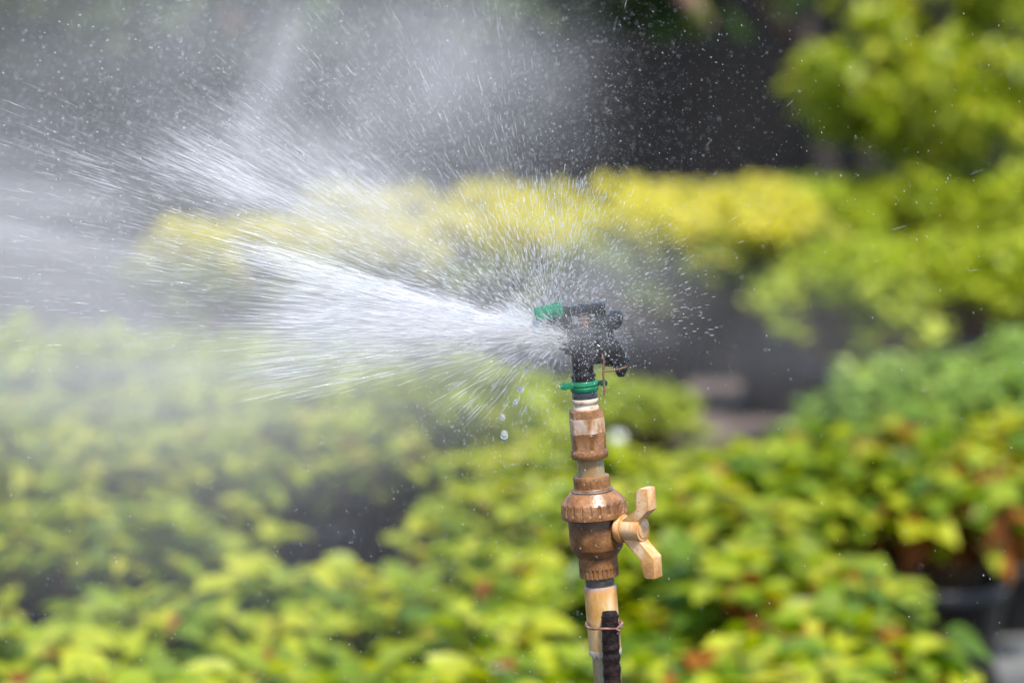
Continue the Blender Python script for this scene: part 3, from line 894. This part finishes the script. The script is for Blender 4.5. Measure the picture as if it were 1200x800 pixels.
# iron stake wired to the pipe
sx_ = [RL(714.5, 712, -28), RL(720, 840, -28)]
dirs = (sx_[1] - sx_[0]).normalized()
zlen = (riser.matrix_basis @ sx_[0]).z
stake_top = riser.matrix_basis @ sx_[0]
ddir = (riser.matrix_basis.to_3x3() @ dirs).normalized()
stake_foot = stake_top + ddir * (stake_top.z + 0.15) / -ddir.z
bm = bmesh.new()
n_ = 900
ln_ = (stake_top - stake_foot).length
from mathutils import noise as mnoise
rough_ = lambda z, a: 1 + 0.10 * mnoise.noise(Vector((math.cos(a) * 2, math.sin(a) * 2, z * 260))) + 0.05 * mnoise.noise(Vector((math.cos(a) * 5, math.sin(a) * 5, z * 700)))
rings = []
for k in range(n_ + 1):
    z = ln_ * k / n_
    s = z / (12.5 * U_)
    bulge = 0.97 + 0.075 * (0.5 + 0.5 * math.cos(2 * math.pi * s + 1.3 * math.sin(s * 1.7))) ** 1.5 + 0.03 * math.sin(s * 5.1)
    if k >= n_ - 2: bulge *= 0.93
    if k == n_: bulge *= 0.86
    rings.append([bm.verts.new(((10.2 * U_ * bulge * rough_(z, a)) * math.cos(a), (10.2 * U_ * bulge * rough_(z, a)) * math.sin(a), z + 2.2 * U_ * math.sin(a + s * .3)))
                  for a in [2 * math.pi * q / 20 + 0 * z for q in range(20)]])
for r0, r1 in zip(rings, rings[1:]):
    for k in range(20): bm.faces.new((r0[k], r0[(k + 1) % 20], r1[(k + 1) % 20], r1[k]))
bm.faces.new(rings[0][::-1]); bm.faces.new(rings[-1])
stake = bm_obj('iron_stake', bm, M['rust'])
stake.location = stake_foot
stake.rotation_euler = (stake_top - stake_foot).to_track_quat('Z', 'Y').to_euler()
tag(stake, 'dark rusted ribbed iron stake standing against the riser pipe', 'stake')
# wire tie round both
bm = bmesh.new()
pts = []
ctr = RL(709, 731, -12)
for k in range(41):
    a = 2 * math.pi * k / 40
    ca, sa = math.cos(a), math.sin(a)
    rx = 21.5 - 1.0 * (ca > 0)
    pts.append(ctr + Vector((ca * rx * U_, sa * 31 * U_ * (1 if sa < 0 else 1.05), (1.5 * ca - 1.2 * math.sin(3 * a)) * U_ * -1)))
add_tube(bm, pts, 1.5 * U_, seg=8)
add_tube(bm, [RL(722, 731, -38), RL(726, 733, -39), RL(724, 737, -38)], 1.6 * U_, seg=8)
add_tube(bm, [RL(722, 732, -38), RL(727, 727, -37), RL(730, 724.5, -34)], 1.5 * U_, seg=8)
tie = bm_obj('wire_tie', bm, M['wire'], None)
tie.matrix_basis = riser.matrix_basis
tag(tie, 'thin rusty wire loop tying the iron stake to the riser pipe', 'wire')

# small things among the plants
p = at(724, 527, depth_for(512, .40))
bm = bmesh.new()
add_box(bm, (0, 0, .2), (0.022, 0.003, 0.42), bevel=0.001)
tagp = bm_obj('plant_marker', bm, M['white'])
tagp.location = (p.x, p.y, 0.0)
tag(tagp, 'white plastic plant marker sticking up among leaves behind the riser', 'plant marker')
d = depth_for(800, 0.0)
p = at(1212, 818, d)
bm = bmesh.new()
add_box(bm, (0, 0, .03), (0.26, 0.26, 0.06), bevel=0.006)
slab = bm_obj('paving_slab', bm, M['stone'])
slab.location = (p.x, p.y, 0)
slab.rotation_euler = (0, 0, .3)
tag(slab, 'pale concrete slab lying on the dark ground by the front bed', 'paving slab')

# ------------------------------------------------------------------ water
NOZ = at(642, 394, FOCUS)


def spindles(P0, D, L, R, sag=0.0):
    """thin tapered threads of water: four-sided, pointed at both ends"""
    n = len(P0)
    side = unit(np.cross(D, np.array((0.2, 1.0, 0.3))))
    oth = np.cross(D, side)
    ts = (0.0, 0.3, 0.75, 1.0)
    rs = (0.0, 1.0, 0.75, 0.0)
    vs = np.zeros((n, 10, 3))
    c = lambda t: P0 + D * (L * t)[:, None] - np.array((0, 0, 1.0)) * (sag * L * t * t)[:, None]
    vs[:, 0] = c(0.0); vs[:, 9] = c(1.0)
    for i, (t, r) in enumerate(((0.3, 1.0), (0.75, 0.75))):
        for k, (a, b) in enumerate(((1, 0), (0, 1), (-1, 0), (0, -1))):
            vs[:, 1 + 4 * i + k] = c(t) + (side * a + oth * b) * (R * r)[:, None]
    F = []
    for k in range(4):
        k2 = (k + 1) % 4
        F += [(0, 1 + k2, 1 + k), (1 + k, 1 + k2, 5 + k2), (1 + k, 5 + k2, 5 + k), (9, 5 + k, 5 + k2)]
    F = np.array(F)
    f = (np.arange(n) * 10)[:, None, None] + F[None]
    return vs.reshape(-1, 3), f.reshape(-1, 3)


def octas(P, R, D=None, el=1.0):
    n = len(P)
    ax = np.eye(3)
    if D is None: D = np.tile(np.array((0, 0, 1.0)), (n, 1))
    s = unit(np.cross(D, np.array((0.3, 0.9, 0.2))))
    o = np.cross(D, s)
    vs = np.stack([P + D * (R * el)[:, None], P + s * R[:, None], P + o * R[:, None], P - s * R[:, None], P - o * R[:, None], P - D * (R * el)[:, None]], 1)
    F = np.array([(0, 1, 2), (0, 2, 3), (0, 3, 4), (0, 4, 1), (5, 2, 1), (5, 3, 2), (5, 4, 3), (5, 1, 4)])
    f = (np.arange(n) * 6)[:, None, None] + F[None]
    return vs.reshape(-1, 3), f.reshape(-1, 3)


def dirs_from(el, az):
    """el: angle above the leftward axis in the picture plane, az: swing towards/away from the camera"""
    return np.stack([-np.cos(el) * np.cos(az), np.sin(az) * np.cos(el), np.sin(el)], 1)


def stuff(name, vf_list, label):
    vs, fs, o = [], [], 0
    for v, f in vf_list:
        vs.append(v); fs.append(f + o); o += len(v)
    ob = link(name, np_mesh(name, np.concatenate(vs), np.concatenate(fs), M['water']))
    return tag(ob, label, 'water', kind='stuff')


NZ = np.array(NOZ)
deg = math.radians


def thread_family(n, el, az, r, l, rad, sag=0.03, r_pow=1.0, at0=(0, 0, 0)):
    e = el(n); a = az(n)
    D = dirs_from(e, a)
    rr = r[0] + (r[1] - r[0]) * rng.uniform(0, 1, n) ** r_pow
    Ln = rng.uniform(l[0], l[1], n) * (0.5 + rr / r[1])
    R = rng.uniform(rad[0], rad[1], n) ** 1.0
    P0 = NZ + np.array(at0) + D * rr[:, None] - np.array((0, 0, 1.0)) * (sag * rr ** 2)[:, None] + rng.normal(0, 0.003, (n, 3))
    return spindles(P0, D, Ln, R, sag)


g = lambda m, s: (lambda n: rng.normal(deg(m), deg(s), n))
u = lambda a, b: (lambda n: rng.uniform(deg(a), deg(b), n))
# the main jet
jet = [
    thread_family(5600, g(3, 6), g(0, 8), (0.0, 0.17), (0.006, 0.026), (0.00005, 0.00014), r_pow=1.6),
    thread_family(3400, u(-11, 18), g(0, 14), (0.0, 0.19), (0.010, 0.038), (0.00005, 0.00013), r_pow=1.15),
    thread_family(900, g(16.2, 0.9), g(0, 10), (0.0, 0.21), (0.012, 0.04), (0.00005, 0.00015)),
    thread_family(620, u(-48, -8), g(0, 22), (0.0, 0.075), (0.005, 0.02), (0.00005, 0.00014), r_pow=1.5),
    thread_family(4200, g(0, 18), g(0, 22), (-0.010, 0.030), (0.004, 0.014), (0.00008, 0.0002), r_pow=1.2),
    thread_family(1500, g(2, 24), g(-8, 24), (0.0, 0.02), (0.003, 0.010), (0.00007, 0.00018), at0=(0.012, -0.011, 0.0)),
]
stuff('water_jet', jet, 'white jet of water fanning out left from the sprinkler nozzle')
# wide spray: threads up and to the left, and a burst round the head
spray = [
    thread_family(2400, u(9, 30), g(18, 34), (0.06, 0.29), (0.004, 0.017), (0.00005, 0.00012), r_pow=1.1),
    thread_family(1200, u(0, 24), g(10, 40), (0.16, 0.44), (0.006, 0.02), (0.00005, 0.00012), r_pow=1.3),
    thread_family(1300, u(30, 80), g(10, 40), (0.05, 0.30), (0.003, 0.011), (0.00005, 0.00014), r_pow=1.4),
    thread_family(3000, u(15, 115), g(0, 40), (0.012, 0.11), (0.0015, 0.006), (0.00005, 0.0002), r_pow=1.0),
    thread_family(900, u(100, 180), g(0, 40), (0.02, 0.12), (0.001, 0.004), (0.00006, 0.00022)),
    thread_family(700, u(0, 360), u(-65, -15), (0.008, 0.06), (0.002, 0.006), (0.00005, 0.00014)),
]
for k in range(22):                                       # torn sheets of water, seen as soft bundles of threads
    e0, a0, r0 = rng.normal(20, 3.2), rng.normal(32, 14), rng.uniform(0.19, 0.33)
    spray.append(thread_family(60, g(e0, 1.1), g(a0, 1.5), (r0, r0 + 0.06), (0.008, 0.026), (0.00005, 0.00013)))
stuff('water_spray', spray, 'long white threads of spray thrown up and left by the sprinkler')


def cloud(n, fx, fy, fd, rad, el=(1, 1), dr=None):
    P = np.zeros((n, 3))
    px, py, d = fx(n), fy(n), fd(n)
    vx, vy = (px - 600) * K, (400 - py) * K
    P[:, 0] = vx * d
    P[:, 1] = d * (CP + vy * SP)
    P[:, 2] = H_CAM + d * (vy * CP - SP)
    R = rad[0] * (rad[1] / rad[0]) ** (rng.uniform(0, 1, n) ** 2)
    D = unit(np.array(dr if dr else (0.45, 0, -1.0)) + rng.normal(0, 0.25, (n, 3)))
    return octas(P, R, D, 1.0) if el[1] == 1 else octas(P, R, D, el[1])


nn = lambda m, s: (lambda n: rng.normal(m, s, n))
uu = lambda a, b: (lambda n: rng.uniform(a, b, n))
drops = [
    cloud(1900, uu(-60, 1260), uu(-60, 860), nn(2.72, 0.08), (0.0001, 0.00034), (1, 3.0)),
    cloud(700, uu(-100, 1300), uu(-60, 860), uu(2.3, 4.0), (0.0002, 0.0005), (1, 1.8)),
    cloud(5200, nn(540, 190), nn(150, 105), nn(2.75, 0.15), (0.0001, 0.00034), (1, 1.8)),
    cloud(4500, nn(690, 62), nn(345, 48), nn(2.70, 0.05), (0.00009, 0.00042)),
    cloud(1500, nn(690, 28), nn(395, 28), nn(2.67, 0.02), (0.00006, 0.00028), (1, 2.4), (-0.8, 0, -0.4)),
    cloud(160, nn(690, 26), nn(395, 26), nn(2.675, 0.01), (0.0003, 0.0006), (1, 1.3)),
    cloud(2400, nn(600, 80), nn(470, 60), nn(2.72, 0.08), (0.00009, 0.00034), (1, 3.0)),
    cloud(16000, nn(200, 220), nn(160, 140), nn(3.15, 0.22), (0.00012, 0.0005), (1, 2.6), (-1, 0, 0.3)),
    cloud(9000, nn(500, 150), nn(90, 110), nn(3.2, 0.2), (0.00012, 0.0005), (1, 1.6)),
    cloud(30000, nn(330, 210), nn(190, 120), nn(2.85, 0.16), (0.00006, 0.00016), (1, 3.0), (-1, 0, 0.35)),
    cloud(16000, nn(540, 150), nn(150, 110), nn(2.8, 0.14), (0.00006, 0.00018), (1, 1.8)),
    cloud(6500, uu(-80, 700), uu(380, 800), uu(2.5, 3.6), (0.00008, 0.0003), (1, 3.4)),
]
stuff('spray_drops', drops, 'fine white drops of water drifting through the air round the sprinkler')

# a few big hanging drops one can count
for px, py, r, lab in [(591, 510, 4.6, 'largest clear drop, lowest of those falling under the jet'),
                       (589, 489, 3.2, 'clear drop falling just above the largest drop'),
                       (604, 471, 3.0, 'clear drop falling under the jet, third from the bottom'),
                       (609.5, 456, 3.4, 'long clear drop falling midway between jet and lowest drops'),
                       (617, 433, 2.8, 'clear drop falling left of its twin just below the jet'),
                       (628, 429, 3.0, 'clear drop falling right of its twin just below the jet')]:
    bm = bmesh.new()
    bmesh.ops.create_uvsphere(bm, u_segments=20, v_segments=14, radius=r * U_)
    for v in bm.verts: v.co.z *= 1.15 + (0.25 if v.co.z > 0 else 0) * (v.co.z / (r * U_))
    o = bm_obj('water_drop', bm, M['drop'])
    o.location = at(px, py, FOCUS)
    tag(o, lab, 'water drop', 'clear drops falling under the jet')


# soft mist: closed clouds of fine droplets
def mist(px, py, d, rx, ry, rz, dens, rot=0, **kw):
    bm = bmesh.new()
    bmesh.ops.create_icosphere(bm, subdivisions=4, radius=1.0)
    o = bm_obj('mist', bm, mist_mat('mist', dens, **kw))
    o.location = at(px, py, d)
    o.scale = (rx * U_ * d / FOCUS, ry, rz * U_ * d / FOCUS)
    o.rotation_euler = (0, math.radians(rot), 0)
    return tag(o, 'pale drifting water mist in the air left of the sprinkler', 'mist', kind='stuff')


mist(370, 235, 2.95, 290, .16, 110, 7.0, rot=22, contrast=.5, stretch=(1, 1, 4), scale=1.6)
mist(0, 255, 3.0, 360, .2, 170, 4.6, rot=12, contrast=.7, stretch=(1, 1, 3), scale=1.5)
mist(200, 60, 3.3, 560, .2, 230, 2.0, contrast=.6, scale=2.0)
mist(500, 110, 3.1, 270, .2, 240, 3.0, contrast=.9, scale=2.4)
mist(312, 110, 3.1, 55, .1, 190, 4.6, rot=17, contrast=.9, scale=2.2)
mist(510, 390, 2.72, 240, .05, 62, 16.0, rot=3, contrast=.6, stretch=(1, 1, 5), scale=2.0, power=1.2)
mist(615, 394, 2.69, 80, .03, 24, 45.0, rot=2, contrast=.3)
mist(672, 388, 2.66, 75, .02, 48, 11.0, contrast=.6)
mist(190, 420, 2.95, 620, .2, 200, 4.8, contrast=.4, stretch=(1, 1, 3))
mist(200, 600, 2.95, 560, .2, 260, 1.1, contrast=.4)
mist(900, 400, 3.3, 330, .3, 130, 0.45, contrast=.4)
mist(690, 330, 2.8, 190, .1, 120, 4.0, contrast=.5)
